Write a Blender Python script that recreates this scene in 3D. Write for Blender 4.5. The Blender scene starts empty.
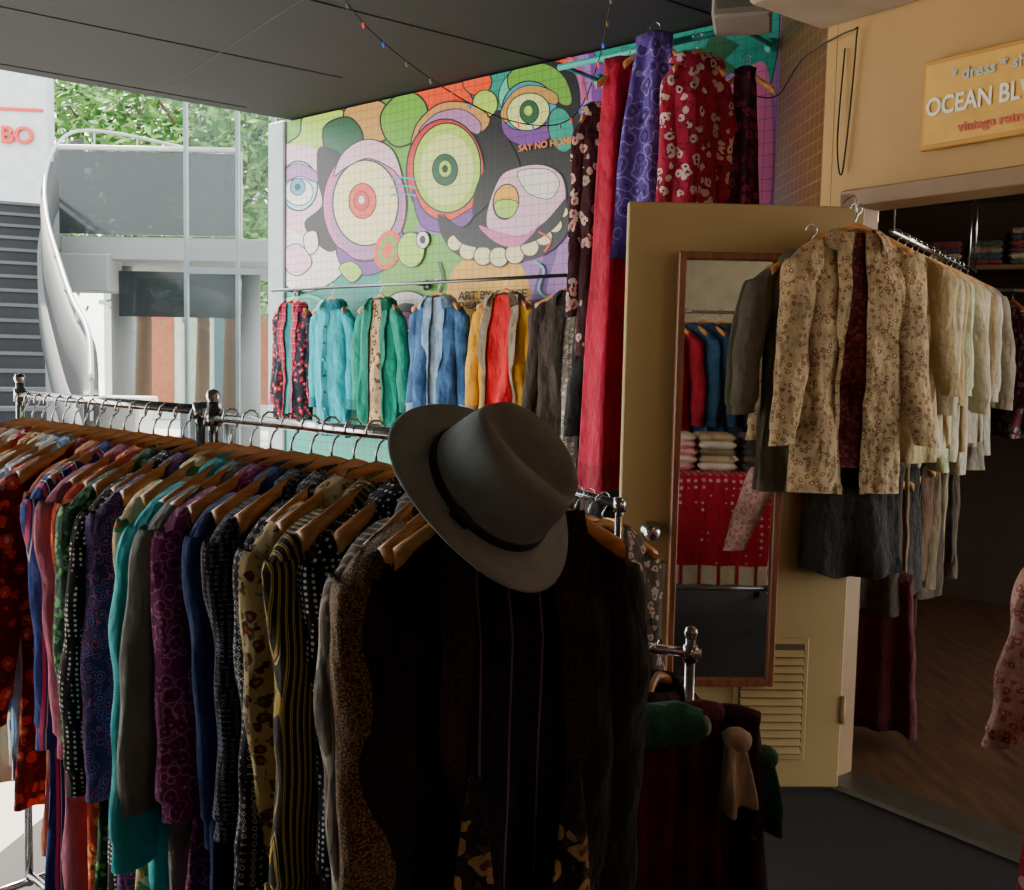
import bpy, math, random
from mathutils import Vector, Matrix, noise
random.seed(7)
PI=math.pi
def H(h,a=1.0):
    h=h.lstrip('#'); o=[]
    if len(h)==3: h=''.join(q*2 for q in h)
    for i in (0,2,4):
        c=int(h[i:i+2],16)/255
        o.append(c/12.92 if c<=0.04045 else ((c+0.055)/1.055)**2.4)
    return (o[0],o[1],o[2],a)

# ------------------------------------------------------------------ materials
def newmat(name):
    m=bpy.data.materials.new(name); m.use_nodes=True
    nt=m.node_tree; nt.nodes.clear()
    out=nt.nodes.new('ShaderNodeOutputMaterial'); b=nt.nodes.new('ShaderNodeBsdfPrincipled')
    nt.links.new(b.outputs[0],out.inputs[0])
    return m,nt,b
def lk(nt,a,b): nt.links.new(a,b)
def setin(nt,sock,v):
    if isinstance(v,bpy.types.NodeSocket): nt.links.new(v,sock)
    else: sock.default_value=v
def math_(nt,op,a,b=0.0):
    n=nt.nodes.new('ShaderNodeMath'); n.operation=op
    setin(nt,n.inputs[0],a); setin(nt,n.inputs[1],b); return n.outputs[0]
def ramp(nt,fac,stops,mode='CONSTANT'):
    n=nt.nodes.new('ShaderNodeValToRGB'); r=n.color_ramp; r.interpolation=mode
    while len(r.elements)>1: r.elements.remove(r.elements[-1])
    r.elements[0].position=stops[0][0]; r.elements[0].color=stops[0][1]
    for p,c in stops[1:]:
        e=r.elements.new(p); e.color=c
    setin(nt,n.inputs[0],fac); return n.outputs[0]
def mixc(nt,f,a,b,mode='MIX'):
    n=nt.nodes.new('ShaderNodeMix'); n.data_type='RGBA'; n.blend_type=mode
    setin(nt,n.inputs[0],f); setin(nt,n.inputs[6],a); setin(nt,n.inputs[7],b); return n.outputs[2]
def objco(nt):
    return nt.nodes.new('ShaderNodeTexCoord').outputs['Object']
def noise_(nt,vec,scale,detail=3,out='Fac'):
    n=nt.nodes.new('ShaderNodeTexNoise'); lk(nt,vec,n.inputs['Vector']); n.inputs['Scale'].default_value=scale
    n.inputs['Detail'].default_value=detail; return n.outputs[out]
def voro(nt,vec,scale,rnd=1.0,metric='EUCLIDEAN',out='Distance'):
    n=nt.nodes.new('ShaderNodeTexVoronoi'); lk(nt,vec,n.inputs['Vector']); n.inputs['Scale'].default_value=scale
    n.inputs['Randomness'].default_value=rnd; n.distance=metric; return n.outputs[out]
def distort(nt,vec,scale,amt):
    c=noise_(nt,vec,scale,2,'Color')
    s=nt.nodes.new('ShaderNodeVectorMath'); s.operation='SCALE'; lk(nt,c,s.inputs[0]); s.inputs['Scale'].default_value=amt
    a=nt.nodes.new('ShaderNodeVectorMath'); a.operation='ADD'; lk(nt,vec,a.inputs[0]); lk(nt,s.outputs[0],a.inputs[1])
    return a.outputs[0]
def bump(nt,b,h,strength=.3,dist=.002):
    n=nt.nodes.new('ShaderNodeBump'); n.inputs['Strength'].default_value=strength; n.inputs['Distance'].default_value=dist
    lk(nt,h,n.inputs['Height']); lk(nt,n.outputs[0],b.inputs['Normal'])
_c={}
def plain(name,col,rough=.6,metal=0.0,var=.12,vs=6,bmp=.15,em=None,ems=0):
    k=('plain',name)
    if k in _c: return _c[k]
    m,nt,b=newmat(name); co=objco(nt)
    c=H(col) if isinstance(col,str) else col
    n=noise_(nt,co,vs,4)
    dk=tuple(x*(1-var) for x in c[:3])+(1,); lt=tuple(min(1,x*(1+var)) for x in c[:3])+(1,)
    lk(nt,ramp(nt,n,[(.3,dk),(.7,lt)],'LINEAR'),b.inputs['Base Color'])
    b.inputs['Roughness'].default_value=rough; b.inputs['Metallic'].default_value=metal
    if bmp: bump(nt,b,noise_(nt,co,vs*12,3),bmp,.003)
    if em: b.inputs['Emission Color'].default_value=H(em); b.inputs['Emission Strength'].default_value=ems
    _c[k]=m; return m
def cloth(kind,c1,c2='#ffffff',c3='#000000',c4='#446644',s=30):
    k=(kind,c1,c2,c3,c4,s)
    if k in _c: return _c[k]
    m,nt,b=newmat('fabric_%s_%d'%(kind,len(_c))); co=objco(nt)
    a,bb,c,d=H(c1),H(c2),H(c3),H(c4)
    sep=nt.nodes.new('ShaderNodeSeparateXYZ'); lk(nt,co,sep.inputs[0])
    x,z=sep.outputs[0],sep.outputs[2]
    if kind in('floral','paisley','leopard'): s=s*1.9
    if kind=='geo' : s=s*2.4
    if kind=='dots' : s=s*1.8
    if kind=='solid':
        n=noise_(nt,co,7,4); col=ramp(nt,n,[(.3,tuple(q*.75 for q in a[:3])+(1,)),(.75,tuple(min(1,q*1.2) for q in a[:3])+(1,))],'LINEAR')
    elif kind=='dots':
        col=ramp(nt,voro(nt,distort(nt,co,9,.02),s,.1),[(0,bb),(.29,a)])
    elif kind=='floral':
        v=distort(nt,co,s*.9,.9/s)
        col=ramp(nt,voro(nt,v,s),[(0,c),(.16,bb),(.40,a)])
        v2=voro(nt,distort(nt,co,s*1.4,1.0/s),s*1.6)
        msk=ramp(nt,v2,[(0,(1,1,1,1)),(.24,(0,0,0,1))])
        col=mixc(nt,msk,col,d)
        big=ramp(nt,noise_(nt,co,s*.28,2),[(.35,(.7,.7,.7,1)),(.65,(1.1,1.1,1.1,1))],'LINEAR')
        col=mixc(nt,1.0,col,big,'MULTIPLY')
    elif kind=='stripe':
        f=math_(nt,'FRACT',math_(nt,'MULTIPLY',x,s)); col=ramp(nt,f,[(0,a),(.55,bb),(.75,a),(.85,c),(.92,a)])
    elif kind=='pin':
        f=math_(nt,'FRACT',math_(nt,'MULTIPLY',x,s)); col=ramp(nt,f,[(0,a),(.72,bb)])
    elif kind=='plaid':
        f=math_(nt,'FRACT',math_(nt,'MULTIPLY',x,s)); g=math_(nt,'FRACT',math_(nt,'MULTIPLY',z,s))
        col=ramp(nt,f,[(0,a),(.5,bb),(.6,a),(.8,c),(.85,a)]); col2=ramp(nt,g,[(0,a),(.5,bb),(.6,a),(.8,c),(.85,a)])
        col=mixc(nt,.5,col,col2)
    elif kind=='geo':
        col=ramp(nt,voro(nt,distort(nt,co,12,.015),s,0,'MANHATTAN'),[(0,bb),(.18,a),(.42,bb),(.55,a)])
    elif kind=='paisley':
        v=distort(nt,co,s*.5,.9/s)
        col=ramp(nt,voro(nt,v,s),[(0,bb),(.1,a),(.25,c),(.33,a),(.5,bb),(.56,a)])
    elif kind=='leopard':
        v=distort(nt,co,s,.9/s)
        col=ramp(nt,voro(nt,v,s),[(0,bb),(.3,a),(.55,bb),(.7,c)])
    elif kind=='denim':
        n=noise_(nt,co,9,5); col=ramp(nt,n,[(.35,a),(.65,bb)],'LINEAR')
    lk(nt,col,b.inputs['Base Color'])
    b.inputs['Roughness'].default_value=.85
    b.inputs['Sheen Weight'].default_value=.05
    b.inputs['Specular IOR Level'].default_value=.3
    mp=nt.nodes.new('ShaderNodeMapping'); lk(nt,co,mp.inputs[0]); mp.inputs['Scale'].default_value=(1,1,.38)
    mp2=nt.nodes.new('ShaderNodeMapping'); lk(nt,co,mp2.inputs[0]); mp2.inputs['Scale'].default_value=(1,1,1.2); mp2.inputs['Rotation'].default_value=(0,.6,0)
    h=math_(nt,'ADD',math_(nt,'MULTIPLY',noise_(nt,co,500,1),.25),math_(nt,'ADD',math_(nt,'MULTIPLY',noise_(nt,mp.outputs[0],26,2),5.0),math_(nt,'MULTIPLY',noise_(nt,mp2.outputs[0],16,2),4.0)))
    bump(nt,b,h,.65,.006)
    _c[k]=m; return m
def tiled(name,col,size,grout,axes=(0,2),gw=.03,rough=.35,bm=.4,var=.08):
    k=('tile',name)
    if k in _c: return _c[k]
    m,nt,b=newmat(name); co=objco(nt); sep=nt.nodes.new('ShaderNodeSeparateXYZ'); lk(nt,co,sep.inputs[0])
    def line(o):
        f=math_(nt,'FRACT',math_(nt,'DIVIDE',o,size))
        return math_(nt,'MAXIMUM',math_(nt,'LESS_THAN',f,gw),math_(nt,'GREATER_THAN',f,1-gw))
    g=math_(nt,'MAXIMUM',line(sep.outputs[axes[0]]),line(sep.outputs[axes[1]]))
    c=H(col); n=noise_(nt,co,5,3)
    base=ramp(nt,n,[(.3,tuple(q*(1-var) for q in c[:3])+(1,)),(.7,tuple(min(1,q*(1+var)) for q in c[:3])+(1,))],'LINEAR')
    gc=tuple(min(1,q*grout) for q in c[:3])+(1,)
    lk(nt,mixc(nt,g,base,gc),b.inputs['Base Color']); b.inputs['Roughness'].default_value=rough
    bump(nt,b,math_(nt,'SUBTRACT',1.0,g),bm,.003)
    _c[k]=m; return m
def glass(name,col,alpha,rough=.05):
    k=('glass',name)
    if k in _c: return _c[k]
    m=bpy.data.materials.new(name); m.use_nodes=True; nt=m.node_tree; nt.nodes.clear()
    out=nt.nodes.new('ShaderNodeOutputMaterial'); t=nt.nodes.new('ShaderNodeBsdfTransparent'); g=nt.nodes.new('ShaderNodeBsdfPrincipled')
    mx=nt.nodes.new('ShaderNodeMixShader'); mx.inputs[0].default_value=alpha
    g.inputs['Base Color'].default_value=H(col); g.inputs['Roughness'].default_value=rough
    lk(nt,t.outputs[0],mx.inputs[1]); lk(nt,g.outputs[0],mx.inputs[2]); lk(nt,mx.outputs[0],out.inputs[0])
    _c[k]=m; return m
def wood(name,c1,c2,scale=6,rough=.45,ax=(1,12,12)):
    k=('wood',name)
    if k in _c: return _c[k]
    m,nt,b=newmat(name); co=objco(nt); mp=nt.nodes.new('ShaderNodeMapping'); lk(nt,co,mp.inputs[0]); mp.inputs['Scale'].default_value=ax
    n=noise_(nt,mp.outputs[0],scale,5)
    lk(nt,ramp(nt,n,[(.3,H(c1)),(.7,H(c2))],'LINEAR'),b.inputs['Base Color']); b.inputs['Roughness'].default_value=rough
    bump(nt,b,n,.15,.002); _c[k]=m; return m

WOOD=wood('hanger_wood','#b87238','#dca468',rough=.35) 
CHROME=plain('chrome','#c8ccd0',.18,1.0,.05,10,0)
CHROMED=plain('chrome_dark','#70747a',.3,1.0,.05,10,0)
BLACK=plain('black_trim','#0b0b0d',.6)

# ------------------------------------------------------------------ mesh builder
class MB:
    def __init__(s): s.v=[];s.f=[];s.m=[];s.sm=[]
    def add(s,vs,fs,mi=0,smooth=True,M=None):
        o=len(s.v)
        for p in vs:
            p=Vector(p); s.v.append(M@p if M else p)
        for f in fs: s.f.append(tuple(i+o for i in f)); s.m.append(mi); s.sm.append(smooth)
    def box(s,a,b,mi=0,M=None,bev=0.0):
        (x0,y0,z0),(x1,y1,z1)=a,b
        if bev<=0:
            vs=[(x,y,z) for x in(x0,x1) for y in(y0,y1) for z in(z0,z1)]
            fs=[(0,1,3,2),(4,6,7,5),(0,4,5,1),(2,3,7,6),(0,2,6,4),(1,5,7,3)]
            s.add(vs,fs,mi,False,M); return
        def loop(z,i):
            e=bev
            return [(x0+i+e,y0+i,z),(x1-i-e,y0+i,z),(x1-i,y0+i+e,z),(x1-i,y1-i-e,z),(x1-i-e,y1-i,z),(x0+i+e,y1-i,z),(x0+i,y1-i-e,z),(x0+i,y0+i+e,z)]
        L=[loop(z0,bev),loop(z0+bev,0),loop(z1-bev,0),loop(z1,bev)]
        vs=[p for l in L for p in l]; fs=[]
        for r in range(3):
            for j in range(8): fs.append((r*8+j,r*8+(j+1)%8,(r+1)*8+(j+1)%8,(r+1)*8+j))
        fs.append(tuple(reversed(range(8)))); fs.append(tuple(range(24,32)))
        s.add(vs,fs,mi,False,M)
    def tube(s,path,rad,n=10,mi=0,cap=True,M=None,flat=1.0):
        path=[Vector(p) for p in path]; N=len(path)
        if not hasattr(rad,'__len__'): rad=[rad]*N
        vs=[];fs=[]; up=None
        for i,p in enumerate(path):
            t=(path[min(i+1,N-1)]-path[max(i-1,0)]).normalized()
            if up is None:
                up=Vector((0,0,1)) if abs(t.z)<.9 else Vector((1,0,0))
            a=t.cross(up); 
            if a.length<1e-5: a=t.orthogonal()
            a.normalize(); b=a.cross(t).normalized(); up=b
            for j in range(n):
                th=2*PI*j/n; vs.append(p+a*math.cos(th)*rad[i]+b*math.sin(th)*rad[i]*flat)
        for i in range(N-1):
            for j in range(n): fs.append((i*n+j,i*n+(j+1)%n,(i+1)*n+(j+1)%n,(i+1)*n+j))
        if cap: fs.append(tuple(reversed(range(n)))); fs.append(tuple(range((N-1)*n,N*n)))
        s.add(vs,fs,mi,True,M)
    def lathe(s,prof,n=32,mi=0,M=None,cap=False):
        vs=[];fs=[]
        for r,z in prof:
            for j in range(n): vs.append((r*math.cos(2*PI*j/n),r*math.sin(2*PI*j/n),z))
        for i in range(len(prof)-1):
            for j in range(n): fs.append((i*n+j,i*n+(j+1)%n,(i+1)*n+(j+1)%n,(i+1)*n+j))
        s.add(vs,fs,mi,True,M)
    def build(s,name,mats,loc=(0,0,0),rot=(0,0,0),parent=None):
        me=bpy.data.meshes.new(name); me.from_pydata([tuple(p) for p in s.v],[],s.f)
        for m in mats: me.materials.append(m)
        me.polygons.foreach_set('material_index',s.m); me.polygons.foreach_set('use_smooth',s.sm); me.update()
        ob=bpy.data.objects.new(name,me); ob.location=loc; ob.rotation_euler=rot
        bpy.context.scene.collection.objects.link(ob)
        if parent: ob.parent=parent
        return ob
def text(parent,name,body,size,loc,mat,rot=(PI/2,0,0),extr=.002,sx=1.0):
    c=bpy.data.curves.new(name,'FONT'); c.body=body; c.size=size; c.extrude=extr; c.offset=size*.02
    c.materials.append(mat); o=bpy.data.objects.new(name,c); o.location=loc; o.rotation_euler=rot; o.scale=(sx,1,1)
    bpy.context.scene.collection.objects.link(o); o.parent=parent; return o

# ------------------------------------------------------------------ garments
def lerp(a,b,t): return a+(b-a)*t
def interp(tab,t):
    for i in range(len(tab)-1):
        if t<=tab[i+1][0]:
            q=(t-tab[i][0])/(tab[i+1][0]-tab[i][0]); return [lerp(a,b,q) for a,b in zip(tab[i][1:],tab[i+1][1:])]
    return tab[-1][1:]
def add_hanger(mb,wi,ci,w=.205,drop=0):
    vs=[];fs=[];N=17
    for i in range(N):
        u=-1+2*i/(N-1); x=u*w; z=-.058-.086*abs(u)**1.25-drop; th=.007+.014*abs(u)**3; hh=.012+.004*abs(u); y=-.02*abs(u)**2
        for j in range(8):
            a=2*PI*j/8; vs.append((x,y+th*math.cos(a),z+hh*math.sin(a)))
    for i in range(N-1):
        for j in range(8): fs.append((i*8+j,i*8+(j+1)%8,(i+1)*8+(j+1)%8,(i+1)*8+j))
    fs.append(tuple(reversed(range(8)))); fs.append(tuple(range((N-1)*8,N*8)))
    mb.add(vs,fs,wi)
    path=[(0,0,-.055-drop),(0,0,-.035)]+[(.02*math.cos(a),0,.02*math.sin(a)) for a in [math.radians(q) for q in (-70,-35,0,35,70,105,140,170,195)]]
    mb.tube(path,.0022,6,ci)
def garment(name,loc,rotz,mat,trim=None,L=.8,W=.215,hem=None,sleeve=.6,thick=.035,seed=None,inner=None,gap=0.0,
            splay=.06,collar=True,buttons=True,fold=.014,sr=.062,hanger=True,lapel=None,tilt=0.0,innerL=None,fwd=0.0,waist=.92):
    if seed is None: seed=random.random()*100
    trim=trim or mat; inner=inner or mat; lapel=lapel or trim
    hem=hem or W*1.02
    mats=[mat,trim,WOOD,CHROME,inner,lapel,BLACK]
    mb=MB(); k=W/.215
    def prof(L):
        return [(0,.07,.036),(.012,.105*k,.036),(.032,.155*k,.036),(.055,.195*k,.034),(.08,W,.033),(.11,W*.98,.036),(.17,W*.94,thick+.004),(.36,W*waist,thick),(L,hem,thick*1.1)]
    def surf(th,s,L,scale=1.0,off=0):
        hw,ht=interp(prof(L),s); hw*=scale; ht*=scale
        c,si=math.cos(th),math.sin(th)
        x=hw*math.copysign(abs(c)**.85,c); y=ht*math.copysign(abs(si)**.75,si)
        q=min(1,max(0,(s-.06)/.4))
        A=fold*q*(1+.8*s)
        y+=A*(math.sin(x*34+seed*3+s*1.5)*.6+2.0*noise.noise(Vector((x*11+seed,s*2.2,seed)))) 
        y+=.45*A*noise.noise(Vector((x*25,s*9,seed+9*math.copysign(1,si))))*2
        x+=.010*q*noise.noise(Vector((s*3,seed,math.copysign(2,c))))
        z=-.083-s
        z+=.010*q*noise.noise(Vector((x*8,seed,1)))
        return Vector((x,y+off,z))
    S=[0,.006,.012,.022,.032,.043,.055,.067,.08,.095,.11,.135,.17]
    while S[-1]<L-.03: S.append(S[-1]+.03)
    S.append(L)
    def body(S,L,mi,gapv,scale,na=50,off=0):
        vs=[];fs=[]; R=len(S)
        for s in S:
            hw,_=interp(prof(L),s)
            g=0
            if gapv>0:
                gg=min(.95,(gapv*(.55+.45*min(1,s/.5)))/hw); g=math.asin(gg)
            for j in range(na+1):
                th=-PI/2+g+(2*PI-2*g)*j/na
                vs.append(surf(th,s,L,scale,off))
        for i in range(R-1):
            for j in range(na): a=i*(na+1)+j; fs.append((a,a+1,a+na+2,a+na+1))
        mb.add(vs,fs,mi); return vs,na+1,R
    vs,n,R=body(S,L,0,gap,1.0)
    if gap>0:
        iL=innerL or L*.9
        S2=[s for s in S if s<iL]+[iL]
        body(S2,iL,4,0,.9,off=.004)
        for side in (0,n-1):
            lv=[];lf=[];dirn=1 if side==0 else -1
            for i in range(R):
                p=vs[i*n+side]
                if S[i]<.3: w=.055*(1-.3*S[i]/.35)
                else: w=max(.016,.045*(1-(S[i]-.3)/.12))
                lv+= [p+Vector((0,-.004,0)), p+Vector((dirn*w,-.008 if S[i]<.4 else -.006,0))]
            for i in range(R-1): lf.append((i*2,i*2+1,i*2+3,i*2+2))
            mb.add(lv,lf,5)
    else:
        pv=[];pf=[]
        for s in S:
            for dx in (-.016,.016):
                hw,_=interp(prof(L),s); p=surf(-PI/2+math.asin(max(-.9,min(.9,dx/hw))),s,L); pv.append(Vector((dx,p.y-.004,p.z)))
        for i in range(len(S)-1): pf.append((i*2,i*2+1,i*2+3,i*2+2))
        mb.add(pv,pf,1)
        if buttons:
            s=.05
            while s<L-.06:
                p=surf(-PI/2,s,L); mb.tube([(0,p.y-.004,p.z),(0,p.y-.009,p.z)],.007,10,6 if random.random()<.5 else 4); s+=.095
    if collar:
        cv=[];cf=[];NC=26
        g=.25 if gap==0 else .6
        for j in range(NC+1):
            th=-PI/2+g+(2*PI-2*g)*j/NC; fr=abs(2*j/NC-1)
            rx,ry=.066,.036; drop=.03+.03*fr**3
            c,si=math.cos(th),math.sin(th)
            for (r,z) in ((1,-.092),(1.0,-.066+ -.012*fr),(1.12,-.06-.012*fr),(1.35,-.07-.012*fr),(1.55+.2*fr,-.066-.5*drop-.012*fr),(1.62+.35*fr,-.07-drop-.02*fr)):
                cv.append((rx*r*c,ry*r*si*1.08-.004*fr,z))
        for j in range(NC):
            for i in range(5): a=j*6+i; cf.append((a,a+6,a+7,a+1))
        mb.add(cv,cf,1)
    if sleeve>0:
        for sd in (-1,1):
            NR=int(14+sleeve*46); nn=18; sv=[];sf=[]
            sp=splay*(.6+.8*random.random()); bend=random.uniform(-.025,.025); ph=random.random()*9
            for i in range(NR):
                t=i/(NR-1)
                cx=W-.028+ .016*math.sin(min(1,t*6)*PI/2)+sp*t**.8+bend*math.sin(t*PI); cz=-.105-.055-t*sleeve+.04
                r=lerp(sr,sr*.70,t)
                if t<.1: r*=.5+.5*math.sqrt(t/.1)
                cuff=t>.92
                if cuff: r=sr*.64
                elif t>.84: r=sr*.74
                r*=1+.07*noise.noise(Vector((t*sleeve*9,ph,sd)))*(0 if cuff else 1)
                cy=fwd*t*t+ .02*noise.noise(Vector((t*3,ph,3)))
                for j in range(nn):
                    a=2*PI*j/nn; w=1+(0 if cuff else 1)*(.13*noise.noise(Vector((math.cos(a)*1.6,math.sin(a)*1.6+ph,t*sleeve*8)))+.035*math.sin(a*2+t*sleeve*40+ph)*min(1,t*5))
                    slope=.55 if i<3 else .12
                    sv.append((sd*(cx+r*w*math.cos(a)),cy+r*w*.62*math.sin(a),cz-slope*r*math.cos(a)))
            for i in range(NR-1):
                for j in range(nn): sf.append((i*nn+j,i*nn+(j+1)%nn,(i+1)*nn+(j+1)%nn,(i+1)*nn+j))
            nc=4*nn
            mb.add(sv,sf[:-nc],0)
            o=len(mb.v)-len(sv)
            for f in sf[-nc:]: mb.f.append(tuple(q+o for q in f)); mb.m.append(1); mb.sm.append(True)
            mb.add([sv[q] for q in range(nn)],[tuple(range(nn))],0)
    if hanger: add_hanger(mb,2,3,w=W*.97)
    return mb.build(name,mats,loc,(tilt,0,rotz))
def drape(name,loc,rotz,mat,trim,L,w0,w1,thick=.03,top=-.06,fold=.02,seed=None,hanger=True,roll=True):
    """cloth hanging from a hanger / hook : scarf, skirt, trousers, slip dress"""
    if seed is None: seed=random.random()*90
    mb=MB(); na=44; S=[i/30 for i in range(31)]; vs=[];fs=[]
    for t in S:
        hw=lerp(w0,w1,t**.8); ht=thick*(.6+.5*t)
        for j in range(na+1):
            th=2*PI*j/na; c,si=math.cos(th),math.sin(th)
            x=hw*math.copysign(abs(c)**.9,c); y=ht*math.copysign(abs(si)**.8,si)
            y+=fold*(.3+t)*(math.sin(x*55*(.12/max(.06,hw))+seed)+1.2*noise.noise(Vector((x*14,t*2,seed))))
            x*=1+.07*noise.noise(Vector((t*5,seed,c)))
            z=top-t*L+.03*noise.noise(Vector((x*9,seed,4)))*t
            vs.append((x,y,z))
    for i in range(30):
        for j in range(na): a=i*(na+1)+j; fs.append((a,a+1,a+na+2,a+na+1))
    mb.add(vs,fs[:-na*2],0)
    for f in fs[-na*2:]: mb.f.append(f); mb.m.append(1); mb.sm.append(True)
    if roll: mb.tube([(-w0,0,top),(-w0*.3,-.004,top+.006),(w0*.3,-.004,top+.006),(w0,0,top)],[thick*.5,thick*.62,thick*.62,thick*.5],10,1)
    if hanger: add_hanger(mb,2,3,w=max(w0*.95,.12))
    return mb.build(name,[mat,trim,WOOD,CHROME],loc,(0,0,rotz))

# ------------------------------------------------------------------ camera
F=1000.0
cam=bpy.data.cameras.new('camera'); cam.sensor_width=36; cam.lens=36*F/1024; camo=bpy.data.objects.new('camera',cam)
bpy.context.scene.collection.objects.link(camo); bpy.context.scene.camera=camo
R=(Matrix.Rotation(math.radians(90-4.6),3,'X') @ Matrix.Rotation(.02,3,'Z'))
camo.location=(0,0,1.5); camo.rotation_euler=R.to_euler(); cam.clip_end=200

# ------------------------------------------------------------------ room shell
A=Vector((-1.45,6.4,0)); B=Vector((1.08,4.27,0)); ML=(B-A).length; MA=math.atan2(B.y-A.y,B.x-A.x)
O=Vector((1.17,3.55,0)); WD=Vector((.607,-.795,0)).normalized(); WA=math.atan2(WD.y,WD.x); WN=Vector((-WD.y,WD.x,0))
CREAM=plain('cream_plaster','#ad8a56',.75,0,.08,2.5,.2)
mb=MB(); mb.add([(-1.55,-4,0),(6,-4,0),(6,9,0),(-1.2,6.6,0),(-1.55,2.6,0)],[(0,1,2,3,4)],0,False)
FL=plain('floor_dark_concrete','#1a1512',.75,0,.3,2.0,.25)
mb.build('floor',[FL])
mb=MB(); mb.add([(-40,-10,-.02),(40,-10,-.02),(40,60,-.02),(-40,60,-.02)],[(0,1,2,3)],0,False)
mb.build('ground_pavement',[plain('pavement','#d6d0c6',.8,0,.08,.8,.2)])
mb=MB(); cp=[(-1.38,6.45),(-6.8,2.4),(-6.8,-4),(6,-4),(6,7.5),(-.2,7.5)]
n=len(cp); mb.add([(x,y,3.0) for x,y in cp]+[(x,y,3.25) for x,y in cp],[tuple(reversed(range(n))),tuple(range(n,2*n))]+[(i,(i+1)%n,(i+1)%n+n,i+n) for i in range(n)],0,False)
CEIL=plain('ceiling_charcoal','#141619',.8,0,.12,1.5,.15)
mb.build('ceiling',[CEIL])
mb=MB(); d1=Vector((1.33,1.0,0)).normalized(); d2=Vector((-d1.y,d1.x,0))
for k in range(7):
    o=Vector((-2.78,5.4,0))-d2*(.12+k*.95)
    if k==0: a,b=o-d1*3.6,o+d1*1.35
    else: a,b=o-d1*3.6,o+d1*(1.4+k*.1 if k<2 else 2.4)
    mb.tube([(a.x,a.y,2.999),(b.x,b.y,2.999)],.004,6)
for k in range(5):
    o=Vector((-2.0,5.75,0))-d1*(k*1.15)
    a,b=o,o-d2*6
    mb.tube([(a.x,a.y,2.999),(b.x,b.y,2.999)],.003,6)
mb.build('trim_ceiling_seams',[plain('seam_dark','#0a0b0c',.7)])
mb=MB(); mb.box((0,0.02,0),(ML,.16,2.99))
wallm=mb.build('wall_mural',[plain('wall_backing','#777070',.8)],A,(0,0,MA))
mb=MB(); mb.box((-.17,-.02,0),(-.005,.2,2.995),0,None,.008); mb.box((-.2,-.04,0),(-.003,.22,.1),0,None,.008)
mb.build('column',[plain('column_paint','#a4b4b8',.6)],A,(0,0,MA))
p=Vector((1.08,4.27,0)); q=Vector((1.115,3.62,0)); dd=(q-p); ta=math.atan2(dd.y,dd.x)
mb=MB(); mb.box((-.02,0.0,0),(dd.length,.1,3.0))
mb.build('wall_tile_return',[tiled('brown_tile','#5a4024',.05,2.3,axes=(0,2),gw=.06)],p,(0,0,ta))
mb=MB(); OPW=1.55
mb.box((-.13,0,0),(0,.12,3.0)); mb.box((0,0,2.1),(OPW,.12,3.0)); mb.box((OPW,0,0),(6,.12,3.0))
mb.build('wall_shopfront',[CREAM],O,(0,0,WA))
mb=MB(); mb.box((-.04,-.015,0),(.02,.135,2.12),0,None,.004); mb.box((OPW-.02,-.015,0),(OPW+.04,.135,2.12),0,None,.004); mb.box((-.04,-.015,2.07),(OPW+.04,.135,2.13),0,None,.004)
mb.box((-.0,-.02,0),(OPW,.14,.018),1)
mb.build('trim_door_frame',[plain('frame_paint','#846440',.5),plain('threshold_metal','#6a6358',.5,.8)],O,(0,0,WA))
mb=MB(); mb.box((-.16,-.40,2.71),(.52,0,2.999),0,None,.01)
mb.build('trim_soffit_beam',[plain('soffit','#9c8e7c',.8)],O,(0,0,WA))
mb=MB(); mb.box((-.11,-.12,-.19),(.11,.12,-.001),0,None,.01); mb.box((-.09,-.125,-.16),(.09,-.119,-.03),1)
mb.build('ceiling_junction_box',[plain('junction_paint','#7d766e',.6),plain('junction_panel','#5f5a54',.6)],(.85,3.95,3.0),(0,0,-.25))
mb=MB(); mb.box((-6.8,-4.1,0),(6,-4,3.0)); mb.build('blocker_wall_back',[plain('back_blocker','#9a8a70',.8)])  # unseen wall added behind the camera so light enters only from the left
mb=MB(); mb.box((-4.0,-4,0),(-3.9,1.3,3.0)); mb.build('blocker_wall_left',[plain('side_blocker','#7e7264',.8)])  # unseen blocker added to cut frontal light on jackets and door
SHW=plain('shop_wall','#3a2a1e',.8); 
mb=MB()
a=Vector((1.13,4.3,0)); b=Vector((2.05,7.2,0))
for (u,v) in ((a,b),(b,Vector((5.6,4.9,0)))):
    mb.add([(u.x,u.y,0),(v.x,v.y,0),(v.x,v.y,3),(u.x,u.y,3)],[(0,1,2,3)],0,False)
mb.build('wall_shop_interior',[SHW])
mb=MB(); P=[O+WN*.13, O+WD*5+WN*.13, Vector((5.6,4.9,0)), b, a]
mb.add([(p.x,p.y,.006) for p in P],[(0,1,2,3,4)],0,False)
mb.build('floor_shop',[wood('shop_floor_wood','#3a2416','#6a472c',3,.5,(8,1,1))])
mb=MB(); mb.add([(p.x,p.y,2.6) for p in P],[(4,3,2,1,0)],0,False); mb.build('ceiling_shop',[plain('shop_ceiling','#3a322c',.8)])

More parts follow.
